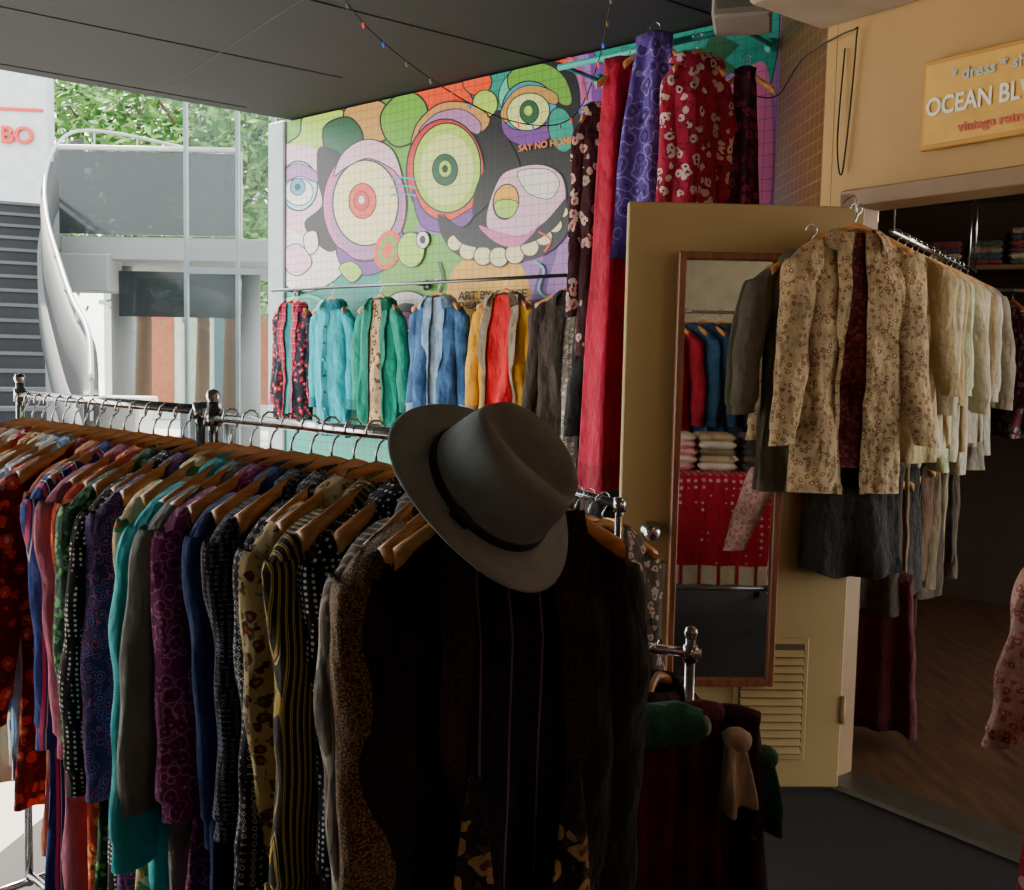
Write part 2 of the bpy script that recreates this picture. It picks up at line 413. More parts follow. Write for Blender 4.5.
# ------------------------------------------------------------------ mural
camM=R; camP=Vector((0,0,1.5)); wn=Vector((math.sin(MA),-math.cos(MA),0)); wd=Vector((math.cos(MA),math.sin(MA),0))
def rect(x,y):   # rectify photo of the mural into wall metres (u along wall, z up)
    r=camM@Vector(((x-512)/F,(445-y)/F,-1)); t=(A-camP).dot(wn)/r.dot(wn); p=camP+r*t
    return (min(ML-.002,max(.002,(p-A).dot(wd))),min(2.985,max(.01,p.z)))
C=dict(lilac='#a670c4',purple='#74389c',teal='#0a9c8c',mint='#58d4b4',orange='#f44a10',green='#6cb038',lime='#b4e04c',pale='#dcee90',
 tan='#cc9a4c',white='#f2ece6',black='#0e0e12',pink='#dc74b0',ppink='#ecc0d8',blue='#34a4cc',lblue='#a0e0f0',yellow='#f4b41c',red='#d82030',dgreen='#125c38',
 rose='#e06c90',mauve='#b07cb4',cream='#f6eeb4',navy='#1c3260')
ci={k:i for i,k in enumerate(C)}
mmats=[tiled('mural_'+k,v,.05,.62 if k!='black' else 2.6,gw=.045,rough=.4,bm=.3,var=.05) for k,v in C.items()]
mu=MB(); lay=[0.0]
def cr(pts,n=8):
    o=[];N=len(pts)
    for i in range(N):
        p0,p1,p2,p3=[Vector(pts[(i+k)%N]) for k in (-1,0,1,2)]
        for j in range(n):
            t=j/n; o.append(.5*((2*p1)+(-p0+p2)*t+(2*p0-5*p1+4*p2-p3)*t*t+(-p0+3*p1-3*p2+p3)*t**3))
    return o
def put(pts,col):
    lay[0]+=.00008
    mu.add([(u,-lay[0],z) for u,z in [rect(*p) for p in pts]],[tuple(range(len(pts)))],ci[col],False)
def grow(pts,d):
    o=[];N=len(pts)
    ar=sum(pts[i][0]*pts[(i+1)%N][1]-pts[(i+1)%N][0]*pts[i][1] for i in range(N))
    sg=1 if ar>0 else -1
    for i in range(N):
        t=(Vector(pts[(i+1)%N])-Vector(pts[i-1])); 
        if t.length<1e-6: o.append(Vector(pts[i])); continue
        t.normalize(); o.append(Vector(pts[i])+Vector((t.y,-t.x))*d*sg)
    return o
def shape(pts,col,ol=1.8,smooth=True):
    pts=cr(pts) if smooth else [Vector(p) for p in pts]
    if ol>0: put(grow(pts,ol),'black')
    put(pts,col)
def ell(cx,cy,rx,ry,col,ol=1.6,rot=0):
    r=math.radians(rot); pts=[]
    for i in range(36):
        a=2*PI*i/36; x,y=rx*math.cos(a),ry*math.sin(a); pts.append(Vector((cx+x*math.cos(r)-y*math.sin(r),cy+x*math.sin(r)+y*math.cos(r))))
    if ol>0: put(grow(pts,ol),'black')
    put(pts,col)
def stroke(pts,w,col):
    pts=[Vector(p) for p in pts]; N=len(pts); c=[]
    for i in range(N-1):
        p0,p1,p2,p3=[pts[min(N-1,max(0,i+k))] for k in (-1,0,1,2)]
        for j in range(8):
            t=j/8; c.append(.5*((2*p1)+(-p0+p2)*t+(2*p0-5*p1+4*p2-p3)*t*t+(-p0+3*p1-3*p2+p3)*t**3))
    c.append(pts[-1]); l=[];r=[]
    for i in range(len(c)):
        t=(c[min(i+1,len(c)-1)]-c[max(i-1,0)]).normalized(); q=Vector((-t.y,t.x))*w/2; l.append(c[i]+q); r.append(c[i]-q)
    put(l+r[::-1],col)
S=False
mu.add([(0,0,0),(ML,0,0),(ML,0,2.985),(0,0,2.985)],[(0,1,2,3)],ci['lilac'],False)
shape([(283,255),(330,262),(420,258),(430,300),(420,520),(283,520)],'teal',0,S)
shape([(283,120),(350,105),(400,95),(400,262),(283,262)],'green',0,S)
shape([(380,100),(440,85),(450,140),(425,200),(400,290),(380,280)],'green',0)
shape([(405,90),(450,70),(520,52),(570,45),(575,80),(480,112),(420,120)],'orange',0)
shape([(395,240),(440,235),(475,265),(470,320),(400,310),(385,270)],'green',0)
shape([(452,272),(478,250),(500,245),(520,262),(532,300),(525,335),(470,335),(448,305)],'yellow',0)
shape([(575,20),(620,20),(600,120),(590,330),(530,330),(545,250),(570,160)],'purple',0)
shape([(565,70),(590,60),(590,300),(560,330),(545,300),(568,200)],'lilac',0)
shape([(597,10),(660,0),(770,-20),(770,85),(735,70),(700,95),(650,60),(600,62)],'teal',1)
shape([(700,92),(735,78),(768,70),(768,210),(715,215),(705,150)],'pink',0)
shape([(600,300),(640,280),(640,520),(560,540),(575,400)],'yellow',0)
shape([(520,345),(575,330),(570,520),(520,520)],'navy',0,S)
ell(735,142,22,27,'yellow',0); ell(733,143,13,17,'pink',0)
shape([(712,30),(740,45),(725,60),(745,75),(715,72),(700,88),(700,60),(680,50),(705,48)],'dgreen',0,S)
shape([(283,150),(300,135),(305,115),(330,108),(352,118),(352,140),(330,152),(300,165)],'lime')
shape([(345,112),(365,98),(388,108),(392,132),(376,142),(352,138)],'tan')
shape([(383,112),(405,92),(425,104),(424,132),(400,146),(385,135)],'green')
shape([(325,128),(348,118),(362,134),(356,152),(330,156)],'dgreen')
shape([(283,222),(300,215),(330,222),(352,250),(340,275),(315,290),(290,288),(283,270)],'white',1.2)
shape([(283,150),(298,146),(320,150),(332,168),(335,200),(325,230),(310,240),(295,232),(283,218)],'ppink',0)
ell(299,186,18,24,'lblue'); ell(299,192,14,13,'white',1); ell(298,187,7,8,'blue',1); ell(298,187,3,3.5,'black',0)
shape([(283,172),(298,164),(316,172),(317,182),(300,176),(283,182)],'mauve',1)
shape([(318,150),(330,148),(345,160),(334,185),(332,215),(345,240),(330,252),(312,238),(305,222),(322,205),(318,180)],'black',0)
ell(365,205,41,55,'pink'); ell(366,208,37,50,'mauve',0)
ell(366,203,32,42,'cream'); ell(363,201,13,17,'orange',1.2); ell(362,201,7,9,'red',1); ell(362,200,3,4,'white',0)
shape([(335,175),(345,152),(368,140),(392,150),(402,178),(392,168),(368,158),(345,168)],'ppink',1.2)
shape([(338,248),(360,262),(385,256),(402,232),(398,258),(372,274),(345,268)],'purple',1.2)
ell(388,250,13,20,'orange',0,15); ell(388,250,9,15,'green',0,15); ell(388,250,5,9,'orange',0,15)
shape([(305,236),(316,232),(318,248),(308,254)],'white',1)
shape([(286,250),(300,245),(312,262),(300,275),(288,270)],'ppink',1)
shape([(340,268),(352,262),(362,272),(352,282)],'lime',1)
shape([(468,62),(505,55),(545,58),(575,75),(580,120),(575,180),(560,215),(530,240),(490,235),(455,228),(440,200),(468,150),(478,110)],'black',0)
ell(500,84,30,26,'teal',1.6,-20); ell(518,90,16,24,'mint',1,30)
shape([(510,75),(528,64),(550,66),(566,80),(572,102),(562,104),(548,88),(524,86),(512,92)],'green',1.4)
ell(530,112,27,30,'blue',1.4); shape([(502,112),(515,92),(535,86),(556,94),(556,104),(530,100),(508,122)],'tan',1)
ell(529,112,21,18,'pale',1.2,-15); ell(530,112,9,11,'dgreen',1); ell(529,111,4,5,'lime',0)
shape([(503,122),(515,130),(538,130),(556,118),(552,136),(530,146),(508,138)],'purple',1.2)
ell(562,130,12,22,'teal',1.2,-10); ell(478,82,14,13,'orange',1.2)
ell(486,104,12,13,'lime',1.2)
shape([(413,150),(418,125),(440,105),(468,104),(490,118),(480,132),(455,122),(430,135)],'tan',1.4)
shape([(420,132),(438,114),(462,110),(480,122),(478,134),(455,124),(432,138)],'mauve',1)
ell(446,172,38,52,'red'); ell(448,171,36,49,'orange',0)
ell(448,168,33,44,'lime'); ell(448,170,27,36,'pale',0); ell(446,170,12,15,'dgreen',1.2); ell(446,169,6,8,'lime',0); ell(446,169,3,4,'black',0)
shape([(414,190),(425,212),(448,222),(475,208),(468,224),(445,232),(422,224)],'purple',1.2)
shape([(483,140),(500,130),(515,150),(520,170),(500,185),(488,205),(474,215),(476,190),(486,165)],'black',0)
shape([(488,225),(500,180),(520,168),(545,166),(563,178),(565,205),(548,232),(515,240)],'ppink',1.6)
shape([(520,172),(548,170),(560,182),(552,198),(535,196),(525,188)],'white',0.8)
ell(507,202,12,17,'yellow',1.4,10); shape([(496,204),(508,200),(519,204),(512,217),(500,216)],'lime',1)
shape([(440,215),(455,228),(490,232),(520,240),(548,226),(572,200),(566,235),(540,256),(500,262),(462,256),(445,238)],'black',1,True)
for (x,y,r) in ((456,243,7),(469,251,8),(484,256,8.5),(500,257,9),(516,254,9),(531,247,8.5),(545,237,8),(556,225,7),(564,212,5)):
    ell(x,y,r,r*1.05,'cream',1.2)
shape([(444,214),(458,226),(490,230),(520,236),(546,222),(568,198),(560,224),(532,243),(495,248),(462,243)],'black',0)
shape([(480,226),(500,232),(522,236),(540,226),(520,246),(498,243)],'pink',0)
ell(412,250,13,17,'lime',1); ell(424,240,6,8,'white',1); ell(424,240,3,4,'black',0)
ell(408,312,24,20,'white',1.6); ell(408,316,16,13,'black',0); ell(408,320,10,8,'pink',0)
for y in (178,186,194): stroke([(392,y+2),(404,y),(418,y+2)],1.6,'blue')
stroke([(530,60),(556,52),(578,66),(586,100)],2,'orange'); stroke([(300,108),(316,102),(330,104)],2,'white')
stroke([(536,262),(545,270),(540,290),(552,300)],2.4,'mint'); stroke([(440,262),(444,280),(438,296)],2.2,'dgreen')
stroke([(288,300),(310,296),(330,304)],3,'mint'); stroke([(540,232),(552,240),(546,252)],1.8,'orange')
mural=mu.build('graffiti_mural',mmats,A,(0,0,MA))
TB=plain('mural_text_black','#111111',.6)
def mtext(s,x,y,size,mat=TB):
    u,z=rect(x,y); text(mural,'lettering',s,size,(u,-lay[0]-.001,z),mat,sx=1.15,extr=.0005)
mtext('ART BY CHASE',460,300,.062); mtext('THEARTOFCHASE.COM',459,309,.050); mtext('SAY NO HOME',520,152,.045,plain('mural_text_orange','#e8883a',.6))
def onwall(t,off,z): p=A+(B-A)*t+wn*off; return Vector((p.x,p.y,z))
def wallrail(name,t0,t1,off,z0,z1,mat,r=.014):
    mb=MB(); p0=onwall(t0,off,z0); p1=onwall(t1,off,z1); mb.tube([p0-p0,p1-p0],r,12)
    for k in (0.03,.5,.97):
        c=(p1-p0)*k; mb.tube([c,c-wn*(off-.02)],r*.7,8); e=c-wn*(off-.032); mb.tube([e,e-wn*.012],.03,12)
    mb.build(name,[mat],p0)
RZ=1.925
wallrail('clothes_rail',.02,.755,.16,RZ,RZ,CHROMED,.009)
G=[(.085,cloth('floral','#1f2434','#c3203a','#d8d0c0','#27506a',16),cloth('plaid','#b0284a','#222233','#e0c0c8',s=22),cloth('solid','#2a8a8c'),.74,.035,.145),
   (.195,cloth('solid','#1ea8b8'),cloth('solid','#148090'),cloth('solid','#7cd4dc'),.78,0,.14),
   (.32,cloth('solid','#0c8c76'),cloth('solid','#0c7462'),cloth('floral','#c8a884','#6a4a32','#e8e0d0','#a88a60',14),.76,.05,.15),
   (.455,cloth('denim','#1c3e6c','#3c6c9c'),cloth('denim','#6d90b8','#98b4d0'),cloth('solid','#8aa0b4'),.80,.02,.158),
   (.595,cloth('solid','#d09820'),cloth('solid','#8a7c68'),cloth('solid','#d01422'),.78,.08,.155),
   (.725,cloth('solid','#342822'),cloth('solid','#2b211c'),cloth('floral','#8c8478','#d0c8b8','#3a3430','#5a5048',24),1.04,.03,.20)]
for (t,m,tr,inn,L,gp,W_) in G:
    garment('hanging_jacket',onwall(t,.16,RZ),MA+random.uniform(.0,.2),m,tr,L=L,W=W_,sleeve=.58,inner=inn,gap=gp,thick=.05,splay=.05,sr=.052,waist=.94,hem=W_*.98,lapel=tr)
garment('hanging_coat',onwall(.82,.2,1.9),MA+.5,cloth('solid','#1b1a1d'),L=1.0,W=.16,thick=.05)
wallrail('teal_pipe_rail',.72,1.0,.3,2.84,2.84,plain('teal_pipe','#2b9f98',.45))
drape('maxi_dress',onwall(.853,.42,2.80),MA+.75,cloth('solid','#a80c34'),cloth('solid','#8d0c2e'),1.76,.085,.15,.06,fold=.03)
garment('floral_dress',onwall(.822,.40,2.68),MA+.75,cloth('floral','#3c0c1a','#c0a098','#a41c38','#18101a',10),L=1.05,W=.11,sleeve=.85,thick=.05,splay=.03,sr=.05,buttons=False)
drape('purple_scarf',onwall(.892,.40,2.88),MA+.3,cloth('paisley','#5a4498','#9888c8','#33235e','#000000',9),cloth('solid','#4d3a84'),.88,.07,.17,.06,fold=.034)
garment('floral_blouse',onwall(.945,.36,2.82),MA+.9,cloth('floral','#a0183a','#d8b8bc','#3a0c20','#601030',12),L=.85,W=.11,sleeve=.7,thick=.05,buttons=False,splay=.03,sr=.055)
drape('plum_scarf',onwall(.985,.20,2.75),MA+.4,cloth('floral','#3c1430','#8a2a50','#1c0c1c','#5a1c3c',12),cloth('solid','#3a1028'),.7,.04,.08,.04)

# ------------------------------------------------------------------ exterior
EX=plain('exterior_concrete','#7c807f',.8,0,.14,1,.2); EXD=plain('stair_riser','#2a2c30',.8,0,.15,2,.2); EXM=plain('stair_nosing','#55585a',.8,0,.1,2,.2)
mb=MB(); sd=Vector((-.43,.903,0)); sr_=Vector((.903,.43,0))
st0=Vector((-3.72,8.0,0))
Mst=Matrix(((sr_.x,sd.x,0,0),(sr_.y,sd.y,0,0),(0,0,1,0),(0,0,0,1)))
for i in range(20):
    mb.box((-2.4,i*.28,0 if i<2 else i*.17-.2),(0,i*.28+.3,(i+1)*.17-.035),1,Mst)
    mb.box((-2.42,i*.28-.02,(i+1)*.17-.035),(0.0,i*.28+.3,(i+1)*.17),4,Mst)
hp=[(-2.95,7.0,1.25),(-3.22,7.6,1.6),(-3.65,8.3,1.9),(-4.16,9.2,2.3),(-4.72,10.2,2.8),(-5.2,11.2,3.35),(-5.45,12.0,3.85),(-5.5,12.7,4.2),(-5.1,13.0,4.25),(-4.3,13.0,4.1),(-3.46,12.6,3.9)]
hs=[];NP=len(hp)
for i in range(NP-1):
    p0,p1,p2,p3=[Vector(hp[min(NP-1,max(0,i+k))]) for k in (-1,0,1,2)]
    for j in range(6):
        t=j/6; hs.append(.5*((2*p1)+(-p0+p2)*t+(2*p0-5*p1+4*p2-p3)*t*t+(-p0+3*p1-3*p2+p3)*t**3))
loc0=[p-st0 for p in hs]
mb.tube([p+Vector((0,0,.08)) for p in loc0],.02,10,2)
for p in loc0[::5]: mb.tube([p+Vector((0,0,.08)),p-Vector((0,0,.2))],.012,6,2)
def thickwall(path,z0,z1,th,mi):
    vs=[];fs=[];N=len(path)
    for i,p in enumerate(path):
        t=path[min(i+1,N-1)]-path[max(i-1,0)]; t.z=0; t.normalize(); q=Vector((t.y,-t.x,0))*th*min(1.0,1.6-1.3*i/N if i<N*.6 else .8)
        vs+=[p-q+Vector((0,0,z0)),p+q+Vector((0,0,z0)),p+q+Vector((0,0,z1)),p-q+Vector((0,0,z1))]
    for i in range(N-1):
        for j in range(4): fs.append((4*i+j,4*i+(j+1)%4,4*i+4+(j+1)%4,4*i+4+j))
    fs.append((0,1,2,3)); mb.add(vs,fs,mi)
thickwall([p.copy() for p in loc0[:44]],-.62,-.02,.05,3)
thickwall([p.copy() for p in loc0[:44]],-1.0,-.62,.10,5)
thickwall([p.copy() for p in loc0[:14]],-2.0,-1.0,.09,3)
mb.build('outdoor_staircase',[EX,EXD,plain('handrail_grey','#9aa0a0',.4),plain('stair_curved_wall','#272c2e',.7,0,.15,1,.05),EXM,plain('stair_stringer','#3c4244',.7)],st0)
mb=MB(); mb.box((-4.95,11.0,2.55),(-2.2,13.5,2.80),0,None,.01); mb.box((-4.95,10.98,2.82),(-3.0,11.02,3.70),1); mb.tube([(-4.95,11,3.74),(-3.0,11,3.74)],.03,8,2)
for x in (-4.3,-3.0): mb.box((x-.012,11.03,2.7),(x+.012,11.06,3.74),2)
mb.box((-4.95,10.9,2.2),(-4.4,11.3,2.6),0,None,.01); mb.box((-4.4,11.2,1.95),(-3.05,11.25,2.45),1)  # lower tinted band stands in for reflections beneath the slab, built as a panel
mb.add([(-5.1,10.95,2.15),(-4.4,10.95,2.5),(-4.4,10.95,2.62),(-5.1,10.95,2.27)],[(0,1,2,3)],2,False)
for x in (-4.6,-3.1): mb.tube([(x,11.8,0),(x,11.8,2.6)],.12,16,0)
for v in mb.v: v-=Vector((-4,11,0))
mb.build('balcony_walkway',[EX,glass('balcony_glass','#2a3032',.85,.15),plain('handrail_white2','#a4a8a8',.4)],(-4,11,0))
mb=MB()
for x in (-3.2,-2.7,-2.35): mb.box((x-.016,0,0),(x+.016,.06,6.5),0)
for z in (.1,2.35): mb.box((-3.2,0.005,z-.03),(-1.6,.055,z+.03),0)
mb.box((-3.18,.03,.13),(-1.6,.04,6.4),1)
mb.build('window_1',[plain('mullion','#5e6c6e',.4),glass('facade_glass','#4a5c5c',.10)],(0,9.8,0))
mb=MB(); mb.box((-5,0,3.1),(0,.3,6.5),0,None,.01); mb.box((-5,-.03,3.15),(-.05,-.001,3.22),1); mb.box((-5,-.03,4.86),(-.05,-.001,4.90),1); mb.box((-5,.1,0),(0,.3,3.1),2)
sf=mb.build('storefront_sign_board',[plain('storefront_white','#b4bcbe',.6),plain('sign_red','#c83024',.5),plain('storefront_shade','#6c7476',.6)],(-6.55,14.2,0),(0,0,.1))
text(sf,'lettering','CASA NO BO',.32,(-2.1,-.04,4.42),plain('sign_red','#c83024',.5),extr=.02)
mb=MB()
mb.box((-10,0,0),(4,6,3.3),0); mb.box((-12,6.5,0),(-3,9,5.0),0)
for i in range(17):
    mb.box((-9.7+i*.8,-.04,.4),(-9.1+i*.8,-.001,2.6),1+(i%3))
mb.box((-10,-.3,2.75),(4,-.01,2.85),3)
mb.build('distant_building',[plain('bldg_pale','#bcc2be',.8),glass('bldg_window','#4c666e',1.0),plain('bldg_panel','#98583e',.7),plain('bldg_panel2','#98aca0',.7)],(0,24.5,0))
mb=MB()
mb.box((-.16,-.16,0),(.16,.16,1.15),0,None,.02); mb.box((-.19,-.19,1.15),(.19,.19,1.2),0,None,.01)
mb.build('pavement_pillar',[plain('pillar_white','#c9c8c4',.7)],(-2.95,7.6,0))
mb=MB()
mb.lathe([(.0,.74),(.4,.74),(.41,.76),(.4,.78),(0,.78)],28,0); mb.tube([(0,0,0),(0,0,.74)],.03,10,1); mb.lathe([(.25,0),(.25,.02),(.05,.05)],24,1)
for k in range(3):
    a=k*2.1+.4; cx,cy=.75*math.cos(a),.75*math.sin(a)
    mb.box((cx-.2,cy-.2,.43),(cx+.2,cy+.2,.47),0)
    for sx in(-.17,.17):
        for sy in (-.17,.17): mb.tube([(cx+sx,cy+sy,0),(cx+sx,cy+sy,.45)],.015,6,1)
    mb.box((cx-.2+.0,cy+.17,.47),(cx+.2,cy+.2,.9),0)
mb.build('cafe_table_set',[plain('cafe_metal','#6c7476',.4,.6),CHROMED],(-3.6,12.6,0))
def tree(loc,h,r,seed):
    random.seed(seed); mb=MB(); mb.tube([(0,0,0),(.05,0,h*.3),(-.05,.05,h*.6),(0,0,h*.85)],[.16,.13,.09,.03],10,0)
    blobs=[]
    for k in range(16):
        a=random.random()*6.28; z=h*random.uniform(.42,1.0); q=r*random.uniform(.3,.8)
        e=Vector((q*math.cos(a),q*math.sin(a),z)); blobs.append(e); mb.tube([(0,0,z*.7),(e.x*.5,e.y*.5,z*.85),e],[.05,.03,.012],6,0)
    vs=[];fs=[]
    for k in range(4600):
        b=random.choice(blobs); p=b+Vector((random.gauss(0,.38)*r*.6,random.gauss(0,.38)*r*.6,random.gauss(0,.35)*r*.5))
        s=random.uniform(.06,.13); d=Vector((random.gauss(0,1),random.gauss(0,1),random.gauss(0,.6))).normalized(); e=d.orthogonal().normalized()
        o=len(vs); vs+=[p-d*s,p+e*s*.45,p+d*s,p-e*s*.45]; fs.append((o,o+1,o+2,o+3))
    h2=len(fs)//2; mb.add(vs,fs,1,False)
    for i in range(len(mb.m)-h2,len(mb.m)): mb.m[i]=2
    mb.build('tree',[plain('bark','#4a3a2c',.9),plain('leaf_green','#6a9840',.6,0,.3,2,0),plain('leaf_dark','#3c6a30',.6,0,.3,2,0)],loc)
tree((-6.6,17.8,0),7,2.0,3); tree((-4.7,16.6,0),6.8,2.0,4); tree((-8.9,19.8,0),7.5,2.2,5); tree((-4.6,20.3,0),7,1.7,6); tree((-6.6,21.2,0),7.4,2.0,8)
random.seed(11)

# ------------------------------------------------------------------ main racks
RP=Vector((.03,1.40,0)); RD=Vector((-1.31,1.2,0)).normalized(); RH=1.385; RAng=math.atan2(.737,.676)
def rack(name,s0,s1,z,off=0.0,p=RP,d=RD,posts=((0,1),(1,1)),r=.0105):
    mb=MB(); perp=Vector((-d.y,d.x,0)); a=p+d*s0+perp*off; L=s1-s0
    mb.tube([Vector((0,0,z)),d*L+Vector((0,0,z))],r,14)
    for k,fin in posts:
        c=d*(k*L)
        top=z+(.04 if fin else 0)
        mb.tube([c+Vector((0,0,.07)),c+Vector((0,0,top))],r,14)
        if fin: mb.lathe([(0,z+.056),(.011,z+.052),(.0145,z+.042),(.011,z+.03)],14,0,Matrix.Translation(c))
        mb.tube([c+Vector((0,0,z-.018)),c+Vector((0,0,z+.016))],r*1.45,14)
        mb.tube([c-perp*.24+Vector((0,0,.08)),c+perp*.24+Vector((0,0,.08))],r,12)
        for q in (-.22,.22):
            w=c+perp*q; mb.tube([w+Vector((-.012,0,.03)),w+Vector((.012,0,.03))],.03,16,1)
            mb.tube([w+Vector((0,0,.04)),w+Vector((0,0,.08))],.008,8)
    mb.tube([Vector((0,0,.1)),d*L+Vector((0,0,.1))],r,12)
    return mb.build(name,[CHROME,BLACK],a)
rack('clothes_rack',-.03,.84,RH,posts=((0,0),(1,1)))
rack('clothes_rack',.87,1.78,RH+.012,posts=((0.02,0),(1,1)))
mats=[cloth('leopard','#34210f','#7a5830','#4a3018',s=60),
 cloth('pin','#5b544f','#9d9388',s=90),
 cloth('dots','#10152a','#e4e4e4',s=60),
 cloth('stripe','#1a170c','#b89c48','#c8b070',s=120),
 cloth('floral','#c0a878','#5a3a2a','#d8503a','#5b7b3c',22),
 cloth('geo','#0c0c10','#b8b6c0',s=34),
 cloth('geo','#10101c','#8b90b4',s=46),
 cloth('solid','#142c68'),
 cloth('paisley','#7a2468','#c078aa','#38103a',s=24),
 cloth('solid','#6e726e'),
 cloth('solid','#12a4ae'),
 cloth('floral','#e8d8b0','#4f9a58','#e85c38','#e0a040',11),
 cloth('paisley','#342c64','#b0507a','#6a5cb0',s=28),
 cloth('dots','#0e0e10','#e4e0dc',s=56),
 cloth('floral','#1c5038','#5aaa6c','#c8c868','#0f2818',28),
 cloth('floral','#c43418','#f8783c','#fcd8a0','#4a1410',15),
 cloth('solid','#b05c78'),
 cloth('stripe','#283c8c','#e05488','#e8e0d8',s=34),
 cloth('solid','#e8946c'),
 cloth('floral','#70181c','#e84830','#f8b090','#a01c20',16),
 cloth('stripe','#90c0ec','#f0f4f8','#4a7cc0',s=46),
 cloth('floral','#ece8e0','#6ca4dc','#d85068','#a0ccd8',16),
 cloth('solid','#e8d4b0'),
 cloth('floral','#d4883c','#f0d8a0','#a83020','#a0783c',14),
 cloth('floral','#cc2424','#f0e0d0','#401818','#982020',15),
 cloth('solid','#e8d8c0'),cloth('plaid','#c89c78','#b03a2a','#f0e8d8',s=20),cloth('solid','#b4583c')]
s=.10
for i,m in enumerate(mats):
    p=RP+RD*s
    far=s>1.25
    L=random.uniform(.84,1.0) if not far else random.uniform(.68,.8)
    garment('hanging_shirt',(p.x,p.y,RH),RAng+random.uniform(-.12,.12),m,None,L=L,W=.205+random.uniform(-.02,.012),sleeve=random.choice([.54,.58,.62,.64]) if not far else .56,
            thick=.026,fold=.010,splay=random.uniform(-.03,.06),sr=random.uniform(.054,.07),buttons=i<4,fwd=random.uniform(-.035,.035))
    s+=random.uniform(.055,.068)
JA=math.radians(20)
fj=garment('hanging_jacket',(RP.x-.035,RP.y-.03,RH),JA,cloth('solid','#18120e'),cloth('solid','#130e0b'),L=1.05,W=.170,sleeve=.68,
     inner=cloth('stripe','#0c0b10','#0c0b10','#6a5264',s=22),gap=.075,thick=.055,splay=.0,sr=.064,lapel=cloth('leopard','#1a110b','#3c2b1c','#22170e',s=70),seed=4.2,collar=False,innerL=.9,waist=.97,fold=.008)
def off(dx,dy): return Vector((math.cos(JA)*dx-math.sin(JA)*dy,math.sin(JA)*dx+math.cos(JA)*dy,0))
for dx in (-.07,.07):
    q=off(dx,-.092)
    drape('patterned_scarf',(fj.location.x+q.x,fj.location.y+q.y,RH-.36),JA,cloth('floral','#1c130c','#a07a48','#6a2a1c','#4a3620',14),cloth('solid','#5a3c20'),.5,.006,.06,.010,fold=.008,hanger=False,roll=False)

def hat():
    mb=MB(); n=64
    def rw(prof,mi):
        vs=[];fs=[]
        for (r,z,k) in prof:
            for j in range(n):
                a=2*PI*j/n; c,s_=math.cos(a),math.sin(a)
                x=r*c*1.09; y=r*s_*.93; zz=z
                if k=='brim': q=(r-.09)/.06; zz=z+ .012*q*abs(s_)**2 - .016*q*abs(c)**2
                if k=='top':
                    zz=z-.026*math.exp(-(y/.022)**2)*(1-(x/.14)**2); 
                if k in('top','mid') and x>0:
                    y*=1-.18*(x/.1)*(.5 if k=='mid' else 1)
                vs.append((x,y,zz))
        for i in range(len(prof)-1):
            for j in range(n): fs.append((i*n+j,i*n+(j+1)%n,(i+1)*n+(j+1)%n,(i+1)*n+j))
        mb.add(vs,fs,mi); return vs
    rw([(.143,-.001,'brim'),(.145,.002,'brim'),(.142,.005,'brim'),(.125,.004,'brim'),(.105,.003,'brim'),(.095,.008,'x'),(.0905,.02,'x'),(.088,.045,'x'),(.085,.07,'x'),(.081,.092,'mid'),(.074,.107,'mid'),(.063,.114,'top'),(.048,.112,'top'),(.032,.110,'top'),(.016,.109,'top'),(.001,.109,'top')],0)
    rw([(.143,-.001,'brim'),(.125,.000,'brim'),(.1,-.001,'brim'),(.088,.004,'x'),(.084,.05,'x')],2)
    rw([(.0935,.009,'x'),(.0945,.012,'x'),(.0925,.020,'x'),(.0918,.023,'x'),(.0895,.024,'x')],1)
    mb.box((-.02,-.094,.008),(.012,-.080,.026),1,None,.003)
    ax=Vector((.58,-.56,.59)).normalized(); xl=Vector((.55,.12,-.80)); xl=(xl-ax*xl.dot(ax)).normalized(); yl=ax.cross(xl)
    Mx=Matrix((xl,yl,ax)).transposed()
    felt=plain('hat_felt','#868e8f',.95,0,.1,30,.5)
    o=mb.build('fedora_hat',[felt,plain('hat_band','#1a1a1e',.6),plain('hat_lining','#55564f',.95)],(-.034,1.275,1.335))
    o.rotation_euler=Mx.to_euler(); o.scale=(.93,.93,.95)
hat()

# ------------------------------------------------------------------ door with mirror, knob, louvre vent
h=Vector((1.19,3.47,0)); e=Vector((.38,3.44,0)); DA=math.atan2(h.y-e.y,h.x-e.x); DW=(h-e).length
DM=plain('door_paint','#a48856',.55,0,.07,2,.12)
mb=MB(); mb.box((0,0,.015),(DW,.04,2.06),0,None,.004)
mb.box((.42,-.012,.12),(.68,-.0005,.56),0,None,.003)
for i in range(13): 
    z=.15+i*.029; mb.add([(.44,-.030,z),(.66,-.030,z),(.66,-.013,z+.020),(.44,-.013,z+.020),(.44,-.013,z-.004),(.66,-.013,z-.004)],[(0,1,2,3),(4,5,1,0)],0,False)
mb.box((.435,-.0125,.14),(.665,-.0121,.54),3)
K=Matrix.Translation((.105,0,.935))@Matrix.Rotation(PI/2,4,'X')
mb.lathe([(.034,0),(.034,.006),(.014,.012),(.012,.03),(.026,.04),(.031,.052),(.027,.064),(.012,.07),(.0,.071)],24,2,K)
for z in (.3,1.05,1.8): mb.tube([(DW+.004,-.005,z-.05),(DW+.004,-.005,z+.05)],.008,8,0)
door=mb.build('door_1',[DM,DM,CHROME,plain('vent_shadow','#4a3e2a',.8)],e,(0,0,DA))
mx,nt,b=newmat('mirror_glass'); b.inputs['Metallic'].default_value=1; b.inputs['Roughness'].default_value=.02; b.inputs['Base Color'].default_value=(.82,.84,.82,1)
MW=wood('mirror_frame_wood','#54290f','#8a4e28',5,.4,(10,10,1))
mb=MB(); w,hh,t=.38,1.49,.026
